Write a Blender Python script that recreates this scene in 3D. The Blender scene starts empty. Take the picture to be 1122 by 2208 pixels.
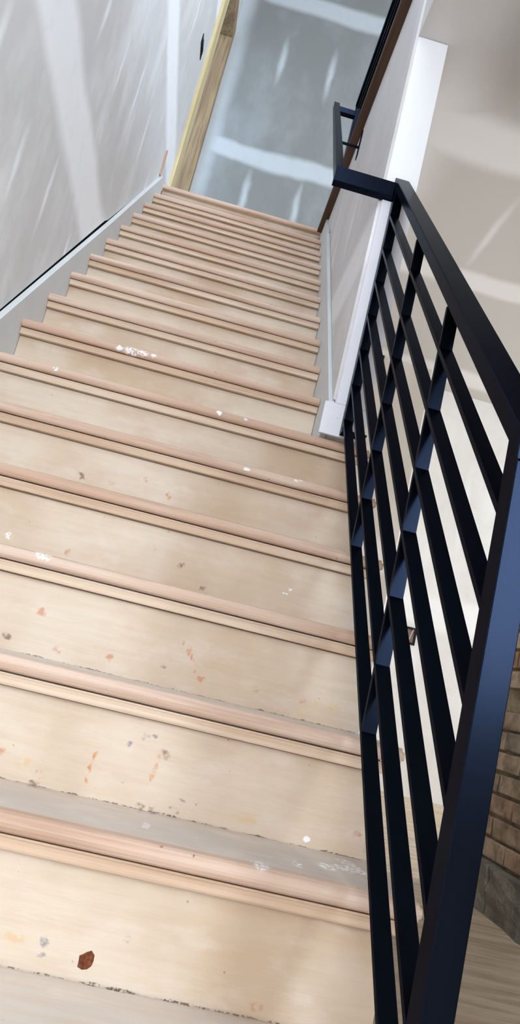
import bpy, bmesh, math, random
from mathutils import Vector, Matrix
random.seed(7)
sc = bpy.context.scene
COL = sc.collection

# ------------------------------------------------------------------ camera
def set_camera():
    yaw, pitch, roll = -0.0767237, 0.2104300, 0.2380171
    cam = bpy.data.cameras.new('camera'); o = bpy.data.objects.new('camera', cam); COL.objects.link(o)
    f = Vector((-math.sin(yaw)*math.cos(pitch), math.cos(yaw)*math.cos(pitch), math.sin(pitch)))
    r0 = Vector((math.cos(yaw), math.sin(yaw), 0)); u0 = r0.cross(f)
    r = math.cos(roll)*r0 + math.sin(roll)*u0
    u = -math.sin(roll)*r0 + math.cos(roll)*u0
    m = Matrix((r, u, -f)).transposed().to_4x4()
    m.translation = Vector((0.66905, -4.14198, -2.58824))
    o.matrix_world = m
    cam.sensor_fit = 'VERTICAL'; cam.sensor_height = 24.0; cam.lens = 1701.03/2208*24.0
    cam.clip_start = 0.02
    sc.camera = o
set_camera()

# ------------------------------------------------------------------ world, lights, exposure
w = bpy.data.worlds.new('sky'); sc.world = w; w.use_nodes = True
bg = w.node_tree.nodes['Background']; bg.inputs[0].default_value = (0.62, 0.78, 1.0, 1); bg.inputs[1].default_value = 3.0

def area(name, loc, rot, sx, sy, power, color):
    l = bpy.data.lights.new(name, 'AREA'); l.shape = 'RECTANGLE'; l.size = sx; l.size_y = sy
    l.energy = power; l.color = color
    o = bpy.data.objects.new(name, l); COL.objects.link(o); o.location = loc; o.rotation_euler = rot
    return o
H = math.pi/2
area('daylight_side_window', (1.98, -5.5, -1.75), (0, H, 0), 1.3, 1.3, 132, (0.78, 0.89, 1.0))      # shines to -x
area('daylight_street_window', (0.6, -7.3, -1.5), (H, 0, 0), 1.6, 1.5, 62, (1.0, 0.98, 0.95))       # shines to +y
area('daylight_far_room', (5.4, -0.6, -1.6), (0, H, 0), 2.0, 2.0, 140, (0.95, 0.98, 1.0))
area('daylight_upstairs', (4.8, -2.6, 1.6), (0, H, 0), 2.4, 5.0, 55, (0.84, 0.92, 1.0))
area('added_upper_front_light', (1.0, -7.3, 1.7), (H, 0, 0), 2.6, 2.2, 90, (0.97, 0.98, 1.0))      # shines to +y; unseen, added to brighten the wall end from above
area('added_overhead_light', (1.2, -3.4, 3.3), (0, 0, 0), 1.6, 1.8, 85, (0.94, 0.97, 1.0))  # unseen light added overhead to brighten the left wall
vs = sc.view_settings
sc.display_settings.display_device = 'sRGB'
vs.view_transform = 'Standard'; vs.look = 'None'; vs.gamma = 1.0; vs.use_curve_mapping = False
vs.exposure = 0.08
sc.cycles.use_denoising = True
sc.cycles.max_bounces = 8; sc.cycles.diffuse_bounces = 5

# ------------------------------------------------------------------ node helper
def lin(c):
    return tuple(((v/255)/12.92 if v/255 <= .04045 else ((v/255+.055)/1.055)**2.4) for v in c) + (1,)

class NT:
    def __init__(s, name):
        s.m = bpy.data.materials.new(name); s.m.use_nodes = True
        s.t = s.m.node_tree; s.b = s.t.nodes['Principled BSDF']
        s.pos = s.n('ShaderNodeNewGeometry').outputs['Position']
    def n(s, k): return s.t.nodes.new(k)
    def set(s, i, v):
        if isinstance(v, bpy.types.NodeSocket): s.t.links.new(v, i)
        elif v is not None: i.default_value = v
    def math(s, op, a, b=None, c=None, clamp=False):
        n = s.n('ShaderNodeMath'); n.operation = op; n.use_clamp = clamp
        s.set(n.inputs[0], a); s.set(n.inputs[1], b); s.set(n.inputs[2], c); return n.outputs[0]
    def vm(s, op, a, b=None):
        n = s.n('ShaderNodeVectorMath'); n.operation = op
        s.set(n.inputs[0], a); s.set(n.inputs[1], b)
        return n.outputs['Value'] if op in ('LENGTH', 'DISTANCE', 'DOT_PRODUCT') else n.outputs[0]
    def sep(s, v=None):
        n = s.n('ShaderNodeSeparateXYZ'); s.set(n.inputs[0], v or s.pos); return n.outputs
    def noise(s, scale, detail=3, vec=None, rough=.5, color=False):
        n = s.n('ShaderNodeTexNoise'); s.set(n.inputs['Vector'], vec or s.pos)
        n.inputs['Scale'].default_value = scale; n.inputs['Detail'].default_value = detail
        n.inputs['Roughness'].default_value = rough
        return n.outputs['Color' if color else 'Fac']
    def ramp(s, v, a, b, lo=0., hi=1.):
        n = s.n('ShaderNodeMapRange'); n.interpolation_type = 'SMOOTHSTEP'
        s.set(n.inputs[0], v); n.inputs[1].default_value = a; n.inputs[2].default_value = b
        n.inputs[3].default_value = lo; n.inputs[4].default_value = hi; return n.outputs[0]
    def mix(s, f, a, b):
        n = s.n('ShaderNodeMix'); n.data_type = 'RGBA'
        s.set(n.inputs[0], f); s.set(n.inputs[6], a); s.set(n.inputs[7], b); return n.outputs[2]
    def bump(s, h, strength=.2, dist=.01):
        n = s.n('ShaderNodeBump'); n.inputs['Strength'].default_value = strength; n.inputs['Distance'].default_value = dist
        s.set(n.inputs['Height'], h); s.t.links.new(n.outputs[0], s.b.inputs['Normal'])
    def warp(s, scale, amt):
        d = s.vm('SUBTRACT', s.noise(scale, 3, color=True), (.5, .5, .5))
        return s.vm('ADD', s.pos, s.vm('MULTIPLY', d, (amt, amt, amt)))
    def spots(s, pts, vec, soft=.35):
        """greatest mask of several ellipsoids (x, y, z, rx, ry, rz)"""
        out = None
        for (x, y, z, rx, ry, rz) in pts:
            d = s.vm('MULTIPLY', s.vm('SUBTRACT', vec, (x, y, z)), (1/rx, 1/ry, 1/rz))
            l = s.vm('LENGTH', d)
            out = l if out is None else s.math('MINIMUM', out, l)
        return s.ramp(out, 1.0, 1.0-soft, 0, 1)
    def out(s, col, rough=.6, metal=0., spec=None):
        s.set(s.b.inputs['Base Color'], col); s.set(s.b.inputs['Roughness'], rough)
        s.b.inputs['Metallic'].default_value = metal
        if spec is not None: s.b.inputs['Specular IOR Level'].default_value = spec
        return s.m

def flat(name, c, rough=.6, metal=0., spec=None, var=.06, scale=30):
    t = NT(name); col = lin(c); dk = tuple(v*(1-var*3) for v in col[:3])+(1,)
    return t.out(t.mix(t.noise(scale, 3), dk, col), rough, metal, spec)

# ------------------------------------------------------------------ materials
R_, G_ = 0.19, 0.201026
ORANGE = [(.706,-2.584,-2.543),(.713,-2.584,-2.551),(.719,-2.584,-2.558),(.726,-2.584,-2.568),(.733,-2.584,-2.577),(.740,-2.584,-2.588),(.747,-2.584,-2.599),
 (.606,-2.785,-2.761),(.604,-2.785,-2.778),(.602,-2.785,-2.795),(.708,-2.785,-2.738),(.706,-2.785,-2.747),(.704,-2.785,-2.756),(.702,-2.785,-2.766),(.7,-2.785,-2.775),
 (.589,-2.182,-2.194),(.584,-2.182,-2.180)]
ORANGE_BIG = [(.575,-2.584,-2.604),(.959,-2.584,-2.598),(.863,-2.584,-2.6),(.527,-2.785,-2.805),(.457,-2.785,-2.785),(1.057,-2.785,-2.785),
 (.911,-2.986,-2.999),(.412,-2.383,-2.407),(.44,-2.182,-2.194),(.57,-1.78,-1.673),(.427,-2.584,-2.552),(.476,-2.584,-2.612),(.52,-2.182,-2.16),(.753,-2.584,-2.601)]
YELLOW = [(.993,-2.584,-2.601),(1.02,-2.584,-2.598),(.873,-2.785,-2.8),(.575,-2.986,-2.979),(.497,-2.785,-2.791),(.483,-2.383,-2.402),(.62,-1.38,-1.30),(.33,-.98,-.90)]
BROWN = [(.378,-2.584,-2.61),(.363,-2.182,-2.189),(.369,-2.182,-2.197),(.527,-2.182,-2.164),(.72,-2.383,-2.414),(.751,-2.785,-2.812),(.696,-2.785,-2.820),
 (.719,-2.785,-2.820),(.523,-2.785,-2.822),(.716,-2.785,-2.731),(.66,-2.383,-2.374)]
BLUE = [(.676,-2.785,-2.714),(.685,-2.785,-2.711),(.694,-2.785,-2.707),(.655,-2.785,-2.728),(.613,-2.986,-2.978),(.617,-2.986,-2.992),(.678,-2.584,-2.594),
 (.762,-2.785,-2.796),(.664,-2.785,-2.792),(.367,-1.981,-1.853),(.72,-2.986,-2.952)]
WHITE = [(.345,-1.805,-1.695,.03),(.381,-1.805,-1.692,.02),(.414,-1.805,-1.694,.012),(.306,-1.805,-1.697,.014),(.732,-2.006,-1.883,.008),(.789,-2.006,-1.86,.006),
 (.89,-2.207,-2.073,.010),(.901,-2.207,-2.067,.006),(.185,-2.006,-1.883,.012),(.503,-1.981,-1.992,.004),(.905,-2.383,-2.378,.009),(.912,-2.383,-2.364,.006),
 (1.036,-2.834,-2.824,.018),(1.04,-2.86,-2.824,.02),(1.02,-2.885,-2.824,.022),(.99,-2.90,-2.824,.018),(.874,-2.99,-2.824,.014),(.937,-2.926,-2.824,.008),
 (.281,-2.383,-2.402,.012),(.405,-2.609,-2.446,.02),(.71,-2.90,-2.824,.008),(1.045,-2.88,-2.824,.016)]

def m_plywood(name, base, var, dirt_and_shade=0.5):
    t = NT(name)
    big = t.noise(3.2, 4)
    grain = t.noise(6, 4, t.vm('MULTIPLY', t.pos, (1.2, 14, 14)), .6)
    col = t.mix(t.ramp(big, .35, .65), lin(base), lin(var))
    col = t.mix(t.math('MULTIPLY', t.ramp(grain, .35, .75), .22), col, lin((186, 152, 118)))
    smear = t.noise(9, 5, t.vm('MULTIPLY', t.pos, (1, 2, 2)), .6)
    col = t.mix(t.math('MULTIPLY', t.ramp(smear, .50, .72), .35), col, lin((226, 214, 202)))
    col = t.mix(t.math('MULTIPLY', t.ramp(t.noise(5.3, 3), .58, .75), .25), col, lin((188, 150, 114)))
    wv = t.warp(70, .022)
    brk = t.ramp(t.noise(85, 4), .36, .60)
    def put(col, pts, c, amt, soft=.6):
        return t.mix(t.math('MULTIPLY', t.math('MULTIPLY', t.spots(pts, wv, soft), brk), amt), col, lin(c))
    col = put(col, [(x, y, z, .022, .04, .012) for x, y, z in YELLOW], (214, 172, 112), .55, .8)
    col = put(col, [(x, y, z, .005, .04, .011) for x, y, z in ORANGE], (198, 130, 72), .85, .9)
    col = put(col, [(x, y, z, .010, .04, .009) for x, y, z in ORANGE_BIG], (190, 112, 62), .6)
    col = put(col, [(x, y, z, .010, .04, .0075) for x, y, z in BROWN], (110, 72, 48), .75)
    col = put(col, [(x, y, z, .0065, .04, .006) for x, y, z in BLUE], (92, 92, 118), .6)
    wm = t.math('MULTIPLY', t.spots([(x, y, z, r, .03, r*.6) for x, y, z, r in WHITE], wv, .5), t.ramp(t.noise(160, 2), .45, .55))
    col = t.mix(t.math('MULTIPLY', wm, .9), col, lin((240, 240, 240)))
    # specks, and grime that gathers along the foot of each riser
    sp = t.ramp(t.noise(95, 2), .755, .79)
    col = t.mix(t.math('MULTIPLY', sp, .5), col, lin((120, 95, 78)))
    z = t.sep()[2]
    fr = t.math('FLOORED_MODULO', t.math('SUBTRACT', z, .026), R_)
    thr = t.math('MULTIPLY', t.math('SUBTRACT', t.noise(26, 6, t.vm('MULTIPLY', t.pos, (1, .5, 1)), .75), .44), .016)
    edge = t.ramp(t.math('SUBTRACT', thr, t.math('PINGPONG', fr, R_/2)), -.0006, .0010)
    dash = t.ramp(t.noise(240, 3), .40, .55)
    col = t.mix(t.math('MULTIPLY', t.math('MULTIPLY', edge, dash), dirt_and_shade), col, lin((84, 72, 66)))
    moulding_shade = t.ramp(t.math('ABSOLUTE', t.math('SUBTRACT', fr, .1410)), .0019, .0006)  # shade under each moulding, painted on the riser as a brown line
    col = t.mix(t.math('MULTIPLY', moulding_shade, .8 if dirt_and_shade else 0), col, lin((96, 66, 50)))
    t.bump(t.noise(40, 4, t.vm('MULTIPLY', t.pos, (1, 6, 6))), .08, .004)
    return t.out(col, t.ramp(big, .3, .7, .42, .6), spec=.35)

def m_grain(name, a, b, c, axis=0, freq=38, strength=.6, rough=.5, white=False):
    t = NT(name)
    k = [freq]*3; k[axis] = 1.3
    g1 = t.noise(2.2, 5, t.vm('MULTIPLY', t.pos, tuple(k)), .62)
    k2 = [freq*.22]*3; k2[axis] = .8
    g2 = t.noise(2.0, 2, t.vm('MULTIPLY', t.pos, tuple(k2)))
    col = t.mix(t.ramp(g2, .35, .65), lin(a), lin(b))
    col = t.mix(t.math('MULTIPLY', t.ramp(g1, .42, .72), strength), col, lin(c))
    if white:
        wv = t.warp(55, .014)
        wm = t.math('MULTIPLY', t.spots([(x, y, z, r, .03, r*.8) for x, y, z, r in WHITE], wv, .5), t.ramp(t.noise(160, 2), .42, .52))
        col = t.mix(t.math('MULTIPLY', wm, .9), col, lin((238, 238, 240)))
        col = t.mix(t.math('MULTIPLY', t.ramp(t.noise(70, 2), .74, .78), .6), col, lin((96, 62, 46)))
    t.bump(g1, .15, .002)
    return t.out(col, rough, spec=.35)

def m_drywall(name, haxis, joints, strips, paper, mud, vjoints=(), half=.13, cloud=.6):
    """paper-faced board with bands of jointing compound along the joints (height z) and strips over the screws"""
    t = NT(name)
    xyz = t.sep(t.warp(2.2, .10)); z = xyz[2]; u = xyz[haxis]
    m = None
    for j in joints:
        d = t.math('ABSOLUTE', t.math('SUBTRACT', z, j))
        k = t.ramp(d, half*1.15, half*.5)
        m = k if m is None else t.math('MAXIMUM', m, k)
    for j, hw in vjoints:
        d = t.math('ABSOLUTE', t.math('SUBTRACT', u, j))
        k = t.ramp(d, hw*1.3, hw*.35)
        m = k if m is None else t.math('MAXIMUM', m, k)
    if strips:
        wv = t.warp(7, .05)
        pts = []
        for (h, z0, z1, ww) in strips:
            c = [0, 0, (z0+z1)/2]; r = [1e3, 1e3, abs(z1-z0)/2]
            c[haxis] = h; r[haxis] = ww*1.5
            pts.append((*c, *r))
        m = t.math('MAXIMUM', m, t.math('MULTIPLY', t.spots(pts, wv, 1.), .95))
    trowel = t.noise(3.4, 4, t.vm('MULTIPLY', t.pos, (1, 1, .5)), .6)
    m = t.math('MAXIMUM', m, t.math('MULTIPLY', t.ramp(trowel, .42, .75), cloud)) if m is not None else trowel
    col = t.mix(m, lin(paper), lin(mud))
    col = t.mix(t.math('MULTIPLY', t.ramp(t.noise(14, 4), .5, .8), .10), col, lin((150, 140, 130)))
    t.bump(t.noise(25, 3), .05, .004)
    return t.out(col, .85, spec=.2)

def m_drywall_ceiling(name):
    t = NT(name)
    p = t.warp(3.0, .09); xyz = t.sep(p)
    m = None
    for j, hw in ((-1.63, .14), (-.72, .09), (.35, .12), (-2.85, .14), (-4.07, .14), (-5.3, .14)):
        k = t.ramp(t.math('ABSOLUTE', t.math('SUBTRACT', xyz[1], j)), hw*1.2, hw*.5)
        m = k if m is None else t.math('MAXIMUM', m, k)
    m = t.math('MAXIMUM', m, t.ramp(t.math('ABSOLUTE', t.math('SUBTRACT', xyz[0], 1.07)), .26, .05))  # corner compound, widened to paint the ceiling brighter by the wall end
    pts = [(1.60, -1.12, -.475, .028, .40, 1), (1.95, -.95, -.475, .03, .25, 1), (2.0, -2.1, -.475, .03, .25, 1), (1.5, -3.4, -.475, .03, .3, 1), (2.4, -1.2, -.475, .03, .3, 1)]
    m = t.math('MAXIMUM', m, t.math('MULTIPLY', t.spots(pts, t.warp(3, .05), 1.), .8))
    col = t.mix(m, lin((186, 182, 176)), lin((216, 213, 211)))
    t.bump(t.noise(25, 3), .05, .004)
    return t.out(col, .85, spec=.2)

M = {}
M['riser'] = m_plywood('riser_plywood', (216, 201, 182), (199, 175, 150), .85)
M['tread'] = m_plywood('tread_plywood', (208, 198, 188), (194, 184, 175), 0)
M['nosing'] = m_grain('nosing_fir', (212, 188, 170), (194, 162, 140), (150, 112, 92), 0, 30, .45, .45, True)
M['moulding'] = m_grain('moulding_fir', (216, 194, 172), (204, 176, 150), (166, 130, 104), 0, 40, .45, .45, False)
M['stringer'] = m_grain('stringer_pine', (204, 168, 128), (190, 150, 110), (150, 110, 78), 1, 20, .5, .6)
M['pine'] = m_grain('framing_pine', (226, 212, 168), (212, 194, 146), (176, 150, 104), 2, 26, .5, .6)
M['shaded_pine'] = m_grain('shaded_framing_pine', (176, 152, 118), (148, 124, 96), (98, 78, 60), 2, 24, .6, .7)  # darker copy of the framing pine, shade put into its colour
M['walnut'] = m_grain('edge_board_wood', (92, 66, 48), (76, 54, 38), (44, 30, 22), 1, 24, .6, .6)
M['paint_white'] = flat('white_primer', (236, 236, 244), .5, var=.02, scale=12)
M['skirt'] = flat('skirt_primer', (214, 218, 220), .55, var=.04, scale=9)
M['dark_gap'] = flat('dark_cavity', (14, 14, 16), .9)
M['left_drywall'] = m_drywall('left_wall_drywall', 1, (-1.02, .27, 1.55, -2.35),
    [(-1.54,-.22,-.80,.022),(-1.9,-.42,-.82,.02),(-1.18,-.02,-.72,.02),(-2.22,-1.25,-1.66,.022),(-1.9,-1.12,-1.52,.018),(-2.57,-1.2,-1.6,.025),(-.80,-.05,-.5,.018),
     (-2.3,-.25,-.8,.022),(-1.5,-1.18,-1.4,.016),(-.42,.45,1.2,.02),(-.8,.5,1.2,.02),(-2.95,-1.3,-2.0,.025),(-3.3,-1.3,-2.0,.025),(-2.62,-.3,-.85,.022),(-1.2,.5,1.2,.02),(-.4,-.1,-.5,.012)],
    (215, 215, 215), (250, 252, 255), half=.15)
M['far_drywall'] = m_drywall('landing_wall_drywall', 0, (1.25, 2.71, 0.0),
    [(.41,1.80,2.45,.03),(.81,1.80,2.45,.03),(.40,.55,1.22,.03),(.80,.55,1.24,.03),(1.22,1.8,2.4,.03),(1.22,.5,1.2,.03)],
    (136, 139, 138), (192, 200, 205), vjoints=((-.04, .15),), half=.10, cloud=.25)
M['room_drywall'] = m_drywall('room_wall_drywall', 0, (-1.9,), [(2.3,-1.7,-.8,.03),(2.7,-1.7,-.8,.03)], (226, 224, 220), (242, 242, 242))
M['closet_drywall'] = m_drywall('closet_wall_drywall', 0, (-1.7,), [(1.4,-1.6,-.9,.03)], (192, 184, 174), (216, 210, 204))
M['ceiling'] = m_drywall_ceiling('ceiling_drywall')
M['partition'] = m_drywall('partition_drywall', 1, (-1.2,), [(-.5,-.5,-.1,.03),(-1.0,-1,-.5,.03),(-1.4,-1.1,-.5,.03)], (206, 203, 203), (232, 230, 232))
M['end_white'] = flat('end_panel_white', (246, 248, 252), .5, var=.01, scale=12)

def m_metal(name, c, rough, tint):
    t = NT(name)
    col = t.mix(t.noise(60, 3, t.vm('MULTIPLY', t.pos, (1, 1, .2))), lin(c), tuple(v*.8 for v in lin(c)[:3])+(1,))
    t.b.inputs['Specular Tint'].default_value = tint
    return t.out(col, rough, .85, .3)
M['metal'] = m_metal('black_painted_steel', (22, 29, 43), .27, (.35, .38, .42, 1))

def m_brick(name, i):
    t = NT(name); rnd = random.Random(i)
    a = [(158, 132, 108), (150, 128, 106), (166, 146, 122), (140, 126, 108), (168, 130, 102)][i]
    col = t.mix(t.ramp(t.noise(22, 5), .35, .7), lin(a), lin(tuple(int(v*.72) for v in a)))
    col = t.mix(t.math('MULTIPLY', t.ramp(t.noise(9, 3), .5, .7), .35), col, lin((168, 158, 140)))
    t.bump(t.noise(70, 5), .6, .01)
    return t.out(col, .9, spec=.15)
BR = [m_brick('brick_clay_%s' % n, i) for i, n in enumerate(('red', 'brown', 'pale', 'grey', 'orange'))]
def m_rough(name, a, b, sc_=18, bd=.02):
    t = NT(name); col = t.mix(t.ramp(t.noise(sc_, 5), .35, .7), lin(a), lin(b)); t.bump(t.noise(60, 5), .6, bd)
    return t.out(col, .92, spec=.12)
M['mortar'] = m_rough('old_mortar', (140, 126, 104), (112, 98, 80))
M['stone'] = m_rough('footing_stone', (128, 124, 112), (100, 98, 88), 11)
def m_floor(name):
    t = NT(name)
    g = t.noise(3, 5, t.vm('MULTIPLY', t.pos, (1.2, 9, 1)), .6)
    col = t.mix(t.ramp(g, .35, .68), lin((200, 184, 160)), lin((166, 146, 122)))
    col = t.mix(t.math('MULTIPLY', t.ramp(t.noise(4, 5), .5, .7), .5), col, lin((206, 194, 178)))
    col = t.mix(t.math('MULTIPLY', t.ramp(t.noise(80, 2), .74, .78), .5), col, lin((110, 90, 76)))
    t.bump(t.noise(40, 4), .08, .004)
    return t.out(col, .6, spec=.3)
M['floor'] = m_floor('subfloor_plywood')
M['glass'] = None

# ------------------------------------------------------------------ geometry helpers
def link(o, parent=None):
    COL.objects.link(o)
    if parent is not None:
        o.parent = parent; o.matrix_parent_inverse = Matrix.Translation(-parent.location)
    return o
def obj(name, bm, mat, parent=None, bev=0., seg=1):
    if bev:
        bmesh.ops.bevel(bm, geom=[e for e in bm.edges], offset=bev, segments=seg, affect='EDGES', clamp_overlap=True)
    bmesh.ops.recalc_face_normals(bm, faces=bm.faces)
    me = bpy.data.meshes.new(name); bm.to_mesh(me); bm.free()
    me.materials.append(mat)
    return link(bpy.data.objects.new(name, me), parent)
def box(x0, x1, y0, y1, z0, z1, bm=None):
    bm = bm or bmesh.new()
    r = bmesh.ops.create_cube(bm, size=1)
    for v in r['verts']:
        v.co = Vector(((x0+x1)/2 + v.co.x*(x1-x0), (y0+y1)/2 + v.co.y*(y1-y0), (z0+z1)/2 + v.co.z*(z1-z0)))
    return bm
def prism(poly, x0, x1, bm=None, skew=None):
    """polygon in (y, z) pushed along x; skew(y) shifts x"""
    bm = bm or bmesh.new(); s = skew or (lambda y: 0)
    a = [bm.verts.new((x0+s(y), y, z)) for y, z in poly]; b = [bm.verts.new((x1+s(y), y, z)) for y, z in poly]
    bm.faces.new(a); bm.faces.new(b[::-1])
    n = len(poly)
    for i in range(n): bm.faces.new((a[i], b[i], b[(i+1) % n], a[(i+1) % n]))
    return bm
def cyl(p0, p1, r, seg=10, bm=None):
    bm = bm or bmesh.new(); p0 = Vector(p0); p1 = Vector(p1); d = p1-p0
    m = Matrix.Translation((p0+p1)/2) @ d.to_track_quat('Z', 'Y').to_matrix().to_4x4()
    bmesh.ops.create_cone(bm, cap_ends=True, segments=seg, radius1=r, radius2=r, depth=d.length, matrix=m)
    return bm
def struct(name, bm, mat, bev=0.):
    o = obj(name, bm, mat, None, bev); o['kind'] = 'structure'; return o
def thing(name, loc, label, cat, group=None):
    o = bpy.data.objects.new(name, None); COL.objects.link(o); o.location = loc
    o.empty_display_size = .1
    o['label'] = label; o['category'] = cat
    if group: o['group'] = group
    return o
def tag(o, label, cat, group=None):
    o['label'] = label; o['category'] = cat
    if group: o['group'] = group
    return o
def cp(o, parent, dv=(0, 0, 0)):
    c = o.copy(); COL.objects.link(c); c.parent = parent
    c.matrix_parent_inverse = o.matrix_parent_inverse.copy(); c.location = o.location + Vector(dv)
    return c

SL = R_/G_
ZF = -3.014
def hz(y, h): return y*SL + h

# ------------------------------------------------------------------ the setting
# lower floor of plywood sheets
fl = struct('floor', box(-.3, 5.6, -7.4, 1.3, ZF-.25, ZF-.018), M['floor'])
xs = [-.15, 1.08, 2.30, 3.52, 4.74, 5.4]; ys = [-7.2, -5.9, -4.68, -3.46, -2.24, -1.02, .2, .75]
for i in range(len(xs)-1):
    for j in range(len(ys)-1):
        if i == 0 and j > 3: continue
        y1 = ys[j+1]
        if i == 0 and j == 3: y1 = -2.99
        o = obj('plywood_sheet', box(xs[i]+.0015, xs[i+1]-.0015, ys[j]+.0015, y1-.0015, ZF-.018, ZF+.0), M['tread'] if i == 0 else M['floor'], fl)
# left wall: dark framing cavity behind, drywall sheet in front whose lower edge follows the stair
struct('wall_left', box(-.16, -.036, -7.2, .30, ZF-.2, 3.1), M['dark_gap'])
yb0, ya0 = -7.2, .30
poly = [(-7.2, ZF), (-3.10, ZF), (-3.02, hz(-3.02, .121)), (-2.0, hz(-2.0, .121)), (-1.05, hz(-1.05, .112)), (-1.0, hz(-1.0, .100)), (-.08, .0), (.30, .0), (.30, 3.1), (-7.2, 3.1)]
dl = struct('wall_left_drywall', prism(poly, -.035, -.02), M['left_drywall'])
struct('trim_2', prism([(-7.2, ZF), (-3.10, ZF), (-3.02, hz(-3.02, .09)), (-.08, -.02), (.3, -.02), (.3, -.2), (-3, ZF-.2), (-7.2, ZF-.2)], -.036, -.0355), M['dark_gap'])
struct('wall_left_header', box(-.15, 0, .302, 1.25, 2.272, 3.1), M['left_drywall'])
# upper landing floor and room floors; the slab's underside is the ceiling of the lower room
landing = box(-1.2, .97, .035, 1.3, -.30, .0)
struct('floor_landing', landing, M['floor'])
struct('ceiling', box(.97, 5.6, -7.4, 1.3, -.475, -.012), M['ceiling'])
struct('floor_upper', box(.985, 5.6, -7.4, 1.3, -.012, .0), M['floor'])
struct('ceiling_front', box(-.16, .97, -7.4, -4.7, -.475, .0), M['ceiling'])
# partition beside the upper flight
struct('wall_partition', box(.97, 1.07, -2.0, .35, -1.862, -.475), M['partition'])
struct('wall_partition_lining', prism([(-1.998, hz(-1.998, .138)), (-.44, -.2255), (-1.998, -.2255)], .9625, .97), M['partition'])
struct('wall_partition_base', box(.9735, 1.050, -1.93, .35, ZF, -1.8635), M['partition'])
struct('trim_1', box(.972, 1.0705, -2.0035, -2.0, -1.088, -.477), M['end_white'])
M['end_white'].node_tree.nodes['Principled BSDF'].inputs['Roughness'].default_value = .4
# far wall of the landing, and the other upper walls
struct('wall_back', box(-1.3, 5.6, 1.25, 1.37, -.3, 3.1), M['far_drywall'])
bm = box(-1.3, .4, -7.4, 1.3, 3.1, 3.25); box(2.0, 5.6, -7.4, 1.3, 3.1, 3.25, bm); box(.4, 2.0, -7.4, -4.3, 3.1, 3.25, bm); box(.4, 2.0, -2.5, 1.3, 3.1, 3.25, bm)  # opening left for the added overhead light
struct('ceiling_upper', bm, M['room_drywall'])
struct('wall_hall', box(-1.3, -1.2, .1, 1.3, -.3, 3.1), M['far_drywall'])
# room to the right
struct('wall_closet', box(1.07, 1.85, .35, .75, ZF, -.475), M['closet_drywall'])
struct('wall_room', box(1.85, 5.5, .60, .75, ZF, -.475), M['room_drywall'])
# right wall of the big room with its window, both storeys
def wall_with_hole(name, axis, c0, c1, a0, a1, z0, z1, ha0, ha1, hz0, hz1, mat):
    bm = bmesh.new()
    for (p, q, r, s) in ((a0, ha0, z0, z1), (ha1, a1, z0, z1), (ha0, ha1, z0, hz0), (ha0, ha1, hz1, z1)):
        if axis == 'x': box(c0, c1, p, q, r, s, bm)
        else: box(p, q, c0, c1, r, s, bm)
    return struct(name, bm, mat)
def window(name, axis, c, a0, a1, z0, z1):
    """painted frame with one mullion and one transom"""
    bm = bmesh.new(); f = .05
    def b(p, q, r, s):
        if axis == 'x': box(c-.03, c+.03, p, q, r, s, bm)
        else: box(p, q, c-.03, c+.03, r, s, bm)
    b(a0, a1, z0, z0+f); b(a0, a1, z1-f, z1); b(a0, a0+f, z0+f, z1-f); b(a1-f, a1, z0+f, z1-f)
    m = (a0+a1)/2; b(m-.02, m+.02, z0+f, z1-f)
    return struct(name, bm, M['paint_white'])
wall_with_hole('wall_brick_core', 'x', 1.672, 1.90, -7.3, -1.75, ZF, -.475, -6.45, -4.55, -2.5, -1.0, M['mortar'])
window('window_1', 'x', 1.80, -6.45, -4.55, -2.5, -1.0)
wall_with_hole('wall_front', 'y', -7.3, -7.16, -.16, 5.5, ZF, -.1, -.05, 1.35, -2.3, -.75, M['room_drywall'])
wall_with_hole('wall_front_upper', 'y', -7.3, -7.16, -.16, 5.5, -.1, 3.1, -.1, 2.3, .6, 2.8, M['room_drywall'])
window('added_window', 'y', -7.23, -.1, 2.3, .6, 2.8)  # unseen window frame added around the upper front light
window('window_2', 'y', -7.23, -.05, 1.35, -2.3, -.75)
wall_with_hole('wall_right', 'x', 5.2, 5.32, -7.3, .75, ZF, -.475, -1.6, .4, -2.6, -.65, M['room_drywall'])
window('window_3', 'x', 5.26, -1.6, .4, -2.6, -.65)
wall_with_hole('wall_upper_right', 'x', 4.5, 4.62, -7.3, 1.25, 0, 3.1, -5.1, -.1, .4, 2.8, M['room_drywall'])
window('window_4', 'x', 4.56, -5.1, -.1, .4, 2.8)

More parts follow.
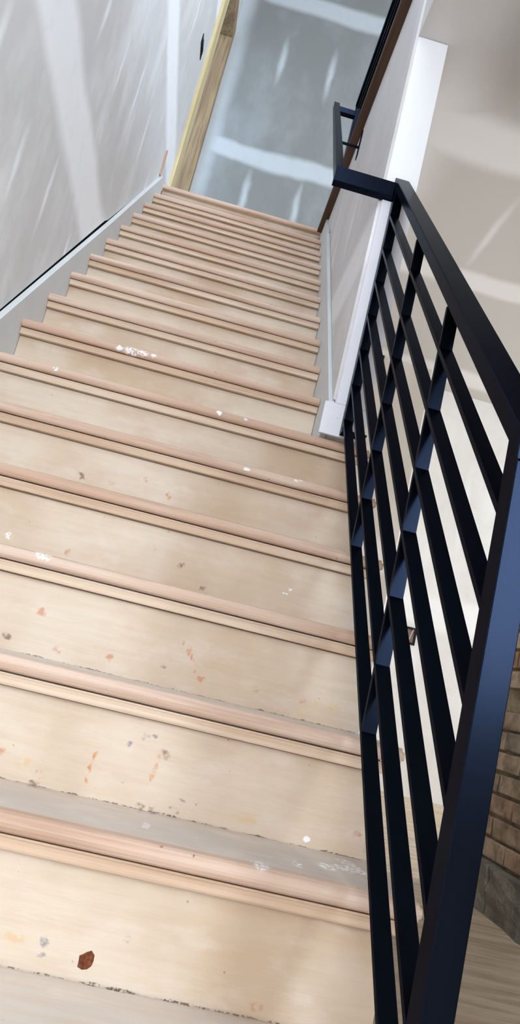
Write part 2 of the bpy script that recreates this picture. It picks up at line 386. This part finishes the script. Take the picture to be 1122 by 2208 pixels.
# brick facing: rough old bricks, three stone blocks at the foot
bw = bpy.data.objects.new('wall_brick', None)
brick_face = struct('wall_brick', box(1.668, 1.673, -4.5, -1.75, ZF, -.48), M['mortar'])
CH = .0572; BL = .205
base_z = -2.888
meshes = []
for i in range(8):
    rnd = random.Random(40+i)
    bm = box(-.012, .004, 0, BL-.012, 0, CH-.010)
    bmesh.ops.bevel(bm, geom=bm.edges[:], offset=.003, segments=1, affect='EDGES')
    for v in bm.verts: v.co += Vector((rnd.uniform(-.0015, .0015), rnd.uniform(-.003, .003), rnd.uniform(-.002, .002)))
    bmesh.ops.recalc_face_normals(bm, faces=bm.faces)
    me = bpy.data.meshes.new('brick'); bm.to_mesh(me); bm.free(); me.materials.append(BR[i % 5]); meshes.append(me)
rest = bmesh.new()
for c in range(42):
    z = base_z + c*CH
    if z > -.54: break
    off = (c % 2)*BL/2 + random.uniform(-.01, .01)
    n = 0
    while True:
        y = -1.76 - BL*(n+1) - off + BL*.5; n += 1
        if y < -4.5: break
        if y + BL > -1.75: continue
        if c == 7 and n in (1, 2, 3) and y > -2.35: continue      # knocked-out bricks
        if y > -2.75 and c < 17:
            o = bpy.data.objects.new('brick', random.choice(meshes)); COL.objects.link(o)
            o.location = (1.668+random.uniform(-.004, .002), y, z); o.parent = brick_face
        else:
            box(1.656, 1.669, y, y+BL-.012, z, z+CH-.010, rest)
ro = obj('brick_courses', rest, BR[1], brick_face); ro['kind'] = 'stuff'
y = -1.76
for L_, h0 in ((.30, .12), (.42, .118), (.36, .122), (.5, .12)):
    bm = box(1.625, 1.67, y-L_+.01, y, ZF, ZF+h0)
    bmesh.ops.subdivide_edges(bm, edges=bm.edges[:], cuts=3, use_grid_fill=True)
    for v in bm.verts: v.co += Vector((random.uniform(-.006, .006), random.uniform(-.003, .003), 0))
    obj('stone', bm, M['stone'], brick_face); y -= L_

# fascia of the stairwell opening at the upper floor
fas = struct('trim_3', box(.9635, .97, -3.9, .03, -.222, -.004), M['partition'])
edge = struct('trim_4', box(.925, 1.0, -3.9, .0, .0, .024), M['walnut'], .002)

# framed doorway at the head of the stairs, left
dw = thing('door_framing', (-.07, .75, 0), 'rough pine framing of the open doorway left of the upper landing', 'door frame')
obj('end_stud', box(-.12, -.001, .302, .478, .0, 2.266), M['pine'], dw, .002)
obj('jamb_stud', box(-.14, -.0, 1.150, 1.19, .16, 2.12), M['shaded_pine'], dw, .002)
obj('jamb_stud', box(-.14, -.0, 1.195, 1.245, .0, 2.27), M['shaded_pine'], dw, .002)
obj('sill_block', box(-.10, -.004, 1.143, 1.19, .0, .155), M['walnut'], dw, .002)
obj('header', box(-.14, -.0, .482, 1.19, 2.125, 2.268), M['shaded_pine'], dw, .002)

# ------------------------------------------------------------------ staircase
st = thing('staircase', (.5, -3.0, ZF), 'unfinished plywood staircase with pale fir nosings climbing away between the walls', 'staircase')
NOSE_W, NT_ = .030, .026
def nosing_bm(x0, x1, ret=False):
    prof = [(NOSE_W, 0), (.006, 0), (.0022, .003), (.0004, .008), (0, .013), (.0012, .019), (.0045, .0235), (.010, NT_), (NOSE_W, NT_)]
    bm = prism(prof, x0, x1)
    if ret:      # rounded end where the nosing returns past the stringer
        bmesh.ops.bevel(bm, geom=[e for e in bm.edges if all(v.co.x > x1-1e-4 for v in e.verts)], offset=.006, segments=2, affect='EDGES')
    return bm
def mould_bm(x0, x1):
    prof = [(.0285, -.0185), (.0235, -.0185), (.0235, -.022), (.0125, -.022), (.0118, -.019), (.0125, -.013), (.0115, -.0075), (.0102, -.0055), (.0102, -.0030), (.0285, -.0030)]
    return prism(prof, x0, x1)
def part(cache, key, name, make, mat, dv):
    if key not in cache:
        o = obj(name, make(), mat, st); cache[key] = o; o.location = Vector(dv); return o
    o = cache[key]; c = cp(o, st); c.location = Vector(dv); return c
cache = {}
for k in range(0, 16):
    y, z = -k*G_, -k*R_
    wide = k >= 10
    xn = 1.105 if wide else .9505
    part(cache, ('n', wide), 'nosing', lambda: nosing_bm(.0005, xn, wide), M['nosing'], (0, y, z))
    if k: part(cache, ('m', wide), 'cove_moulding', lambda: mould_bm(.001, 1.083 if wide else .950), M['moulding'], (0, y, z))
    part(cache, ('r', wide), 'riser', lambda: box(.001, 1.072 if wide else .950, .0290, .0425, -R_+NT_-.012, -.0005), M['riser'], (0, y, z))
    if k > 0:
        wt = k >= 11
        part(cache, ('t', wt), 'tread', lambda: box(.001, 1.095 if wt else .950, NOSE_W+.0008, G_+.0285, .004, NT_), M['tread'], (0, y, z))
# outer stringer below the open steps, and a middle carriage wall closing the flight
poly = [(-15*G_+.043, ZF)]
for k in range(15, 10, -1):
    poly += [(-k*G_+.043, -k*R_+.003), (-(k-1)*G_+.043, -k*R_+.003)]
poly += [(-10*G_+.043, ZF)]
obj('stringer', prism(poly, 1.052, 1.070), M['stringer'], st)
def skirt(x0, x1, hlo, hhi, yt, yb):
    return prism([(yb, max(ZF, hz(yb, hlo))), (yt, hz(yt, hlo)), (yt, hz(yt, hhi)), (yb, hz(yb, hhi))], x0, x1)
obj('skirt_board', prism([(-3.10, ZF), (-2.85, ZF), (-.0, -.24), (-.0, .03), (-.075, hz(-.075, .088)), (-1.0, hz(-1.0, .092)), (-2.0, hz(-2, .112)), (-3.02, hz(-3.02, .118)), (-3.10, hz(-3.02, .118)-.08)], -.0195, .0), M['skirt'], st)
obj('skirt_board', prism([(-1.998, hz(-1.998, .04)), (-1.998, hz(-1.998, .132)), (-.12, hz(-.12, .142)), (-.02, .0), (-.0, -.02), (-.0, -.24), (-1.9, hz(-1.9, -.1))], .9515, .9685), M['skirt'], st)

# board and plinth on the end of the partition
eb = thing('end_board', (1.0, -2.005, -1.86), 'white primed board covering the wall end beside the black post', 'board')
obj('board', box(.9715, 1.071, -2.0145, -2.0005, -1.765, -1.09), M['paint_white'], eb, .001)
pb = obj('plinth_block', box(.941, 1.071, -2.0165, -2.0045, -1.8635, -1.7665), M['paint_white'], eb, .001)
for x_, z_ in ((1.0, -1.79), (.985, -1.81), (1.01, -1.805)):
    obj('screw_head', cyl((x_, -2.0175, z_), (x_, -2.0160, z_), .0022, 8), M['skirt'], pb)

# ------------------------------------------------------------------ black steel guard
gd = thing('stair_guard', (1.02, -3.3, ZF), 'black steel guard with seven sloping bars along the open side of the stairs', 'railing')
YN, YF = -3.324, -2.056
sk = lambda y: -.003*(y-YN)/(YF-YN)
gx0, gx1 = 1.0005, 1.0245
def sbar(y0, y1, h, th, x0, x1):
    return prism([(y0, hz(y0, h)), (y1, hz(y1, h)), (y1, hz(y1, h+th)), (y0, hz(y0, h+th))], x0, x1, skew=sk)
def post(yf, yb, z0, z1, x0, x1, cut=None):
    bm = box(x0+sk(yf), x1+sk(yf), yf, yb, z0, z1)
    if cut is not None:
        for v in bm.verts:
            if v.co.z > (z0+z1)/2: v.co.z = hz(v.co.y, cut)
    return bm
obj('newel_post', post(YN, YN+.036, ZF+.008, 0, 1.0, 1.035, cut=.8635), M['metal'], gd, .0012)
obj('base_plate', box(.985, 1.05, YN-.015, YN+.051, ZF, ZF+.008), M['metal'], gd, .001)
obj('wall_post', post(YF, YF+.034, -1.864+.0055, 0, 1.0025, 1.030, cut=.8635), M['metal'], gd, .001)
obj('base_plate', box(.998, 1.068, YF-.022, YF+.022, -1.8645, -1.8585), M['metal'], gd, .001)
obj('top_rail', prism([(YN-.004, hz(YN-.004, .864)), (YF+.036, hz(YF+.036, .864)), (YF+.036, hz(YF+.036, .900)), (YN-.004, hz(YN-.004, .900))], .997, 1.042, skew=lambda y: sk(y)*.4), M['metal'], gd, .0015)
for h in (.110, .218, .329, .440, .550, .658, .771):
    b_ = sbar(YN+.0365, YF-.0005, h, .0115, gx0, gx1)
    obj('bar', b_, M['metal'], gd)
for yv in (-2.902, -2.522):
    o = obj('upright', post(yv, yv+.0095, 0, 0, gx0+.0004, gx1-.0004), M['metal'], gd)
    me = o.data
    for v in me.vertices:
        pass
    zs = [hz(yv, .123), hz(yv, .8635)]
    bm = box(gx0+.0004+sk(yv), gx1-.0004+sk(yv), yv, yv+.0095, zs[0], zs[1]); bm.to_mesh(me); bm.free()
    me.materials.clear(); me.materials.append(M['metal'])

# handrail that returns from the guard and runs on up the wall
hr = thing('handrail', (.82, -2.0, -1.06), 'short black steel handrail running up the wall from the top of the guard', 'handrail')
obj('return_bar', box(.8105, 1.006, -2.036, -2.004, -1.088, -1.037), M['metal'], hr, .0012)
def hbar(y0, z0, y1, z1, th, x0, x1): return prism([(y0, z0-th), (y1, z1-th), (y1, z1), (y0, z0)], x0, x1)
obj('rail', hbar(-2.0035, -1.022, -.705, .286, .044, .811, .838), M['metal'], hr, .001)
br = obj('bracket', box(.838, .9245, -.735, -.705, .215, .245), M['metal'], hr, .001)
obj('bracket_plate', box(.9245, .9745, -.738, -.702, .026, .26), M['metal'], br, .001)
br = obj('bracket', cyl((.8385, -.95, -.118), (.9590, -.95, -.118), .0065, 10), M['metal'], hr)
obj('bracket_plate', box(.9592, .9632, -.968, -.932, -.175, -.035), M['metal'], br, .001)

# guard of the upper floor along the stairwell
ug = thing('stairwell_guard', (.99, -2.0, .024), 'black steel guard on the upper floor edge above the stairwell', 'railing')
for yp in (-3.85, -2.5, -1.15, .0):
    obj('post', box(.975, 1.0, yp, yp+.03 if yp < 0 else yp+.02, .024, .905), M['metal'], ug)
obj('top_rail', box(.972, 1.012, -3.87, .03, .906, .94), M['metal'], ug, .001)
for i in range(7):
    z = .09 + i*.114
    obj('bar', box(.976, .999, -3.82, -.001, z, z+.011), M['metal'], ug)

# ------------------------------------------------------------------ small things
def ragged(name, c, r, n, seed, normal, mat, label, cat, group=None, th=.0012, squash=.7):
    rnd = random.Random(seed); bm = bmesh.new()
    nrm = Vector(normal).normalized(); q = nrm.to_track_quat('Z', 'Y')
    if nrm.y < -.5: q = Matrix(((1, 0, 0), (0, 0, -1), (0, 1, 0))).to_quaternion()
    pts = []
    for i in range(n):
        a = 2*math.pi*i/n; rr = r*rnd.uniform(.55, 1.1)
        pts.append((rr*math.cos(a), rr*math.sin(a)*squash))
    lo = [bm.verts.new(q @ Vector((x, y_, 0))) for x, y_ in pts]
    hi = [bm.verts.new(q @ Vector((x*.8, y_*.8, th*rnd.uniform(.6, 1.3)))) for x, y_ in pts]
    bm.faces.new(lo[::-1]); bm.faces.new(hi)
    for i in range(n): bm.faces.new((lo[i], lo[(i+1) % n], hi[(i+1) % n], hi[i]))
    o = obj(name, bm, mat); o.location = c; tag(o, label, cat, group); return o
chip = flat('dried_white_paint', (246, 246, 246), .7, var=.02)
rust = m_rough('dried_brown_adhesive', (128, 76, 50), (88, 50, 34), 160, .002)
NY = (0, -1, 0)
ragged('paint_splash', (.655, -10*G_+.0008, -1.885), .012, 9, 3, NY, chip, 'white triangular paint chip stuck on the nosing below the wall end', 'paint chip')
ragged('paint_splash', (.760, -11*G_+.0008, -2.077), .011, 8, 5, NY, chip, 'white paint chip on the nosing one step below the wall end', 'paint chip', squash=.5)
ragged('paint_splash', (.306, -9*G_+.0008, -1.699), .014, 9, 8, NY, chip, 'white paint blob at the left of the long smear, upper left steps', 'paint chip', squash=.5)
ragged('paint_splash', (.976, -14*G_+.0288, -2.812), .0085, 7, 11, NY, chip, 'white paint chip on the riser just above the lowest tread in view', 'paint chip')
ragged('adhesive_blob', (.673, -15*G_+.0288, -2.986), .013, 11, 12, NY, rust, 'red-brown dried blob on the lowest riser near the floor', 'stain', squash=1.1)

# copper-coloured stub and switch opening on the left wall
cs = obj('wood_shim', box(-.02, -.010, -.118, -.100, -.0, .158), m_grain('shim_wood', (196, 162, 144), (178, 140, 122), (140, 104, 88), 2), None, .001)
tag(cs, 'thin reddish wood shim standing on the skirt end against the left wall', 'shim')
def outlet(name, c, w_, h_, normal, label):
    t = thing(name, c, label, 'electrical box')
    x, y, z = c
    bm = bmesh.new(); f = .013; d = .014
    if normal == 'y':
        box(x-w_/2, x+w_/2, y-d, y, z+h_/2-f, z+h_/2, bm); box(x-w_/2, x+w_/2, y-d, y, z-h_/2, z-h_/2+f, bm)
        box(x-w_/2, x-w_/2+f, y-d, y, z-h_/2+f, z+h_/2-f, bm); box(x+w_/2-f, x+w_/2, y-d, y, z-h_/2+f, z+h_/2-f, bm)
        obj('box_rim', bm, M['dark_gap'], t)
        obj('box_back', box(x-w_/2+f, x+w_/2-f, y-.003, y, z-h_/2+f, z+h_/2-f), m_rough(name+'_inside', (190, 168, 160), (120, 90, 84)), t)
        obj('cable', cyl((x-.010, y-.008, z-h_/2+f), (x+.012, y-.012, z+h_/2-f), .004), flat(name+'_cable', (196, 170, 160), .5), t)
    else:
        box(x, x+.004, y-w_/2, y+w_/2, z-h_/2, z+h_/2, bm)
        obj('box_rim', bm, M['dark_gap'], t)
        obj('switch_yoke', box(x+.004, x+.009, y-w_/2+.03, y+w_/2-.03, z-h_/2+.015, z+h_/2-.015), M['dark_gap'], t)
    return t
outlet('outlet_box', (2.108, .5995, -2.088), .072, .105, 'y', 'black-rimmed electrical box with a loose cable on the white room wall')
outlet('ceiling_junction_box', (1.507, .3495, -.47-.02), .06, .03, 'y', 'small dark electrical box high on the closet wall behind the guard')
outlet('switch_box', (-.0195, .035, 1.0), .15, .06, 'x', 'dark switch opening in the left wall beside the doorway studs')
if bw: bpy.data.objects.remove(bw)
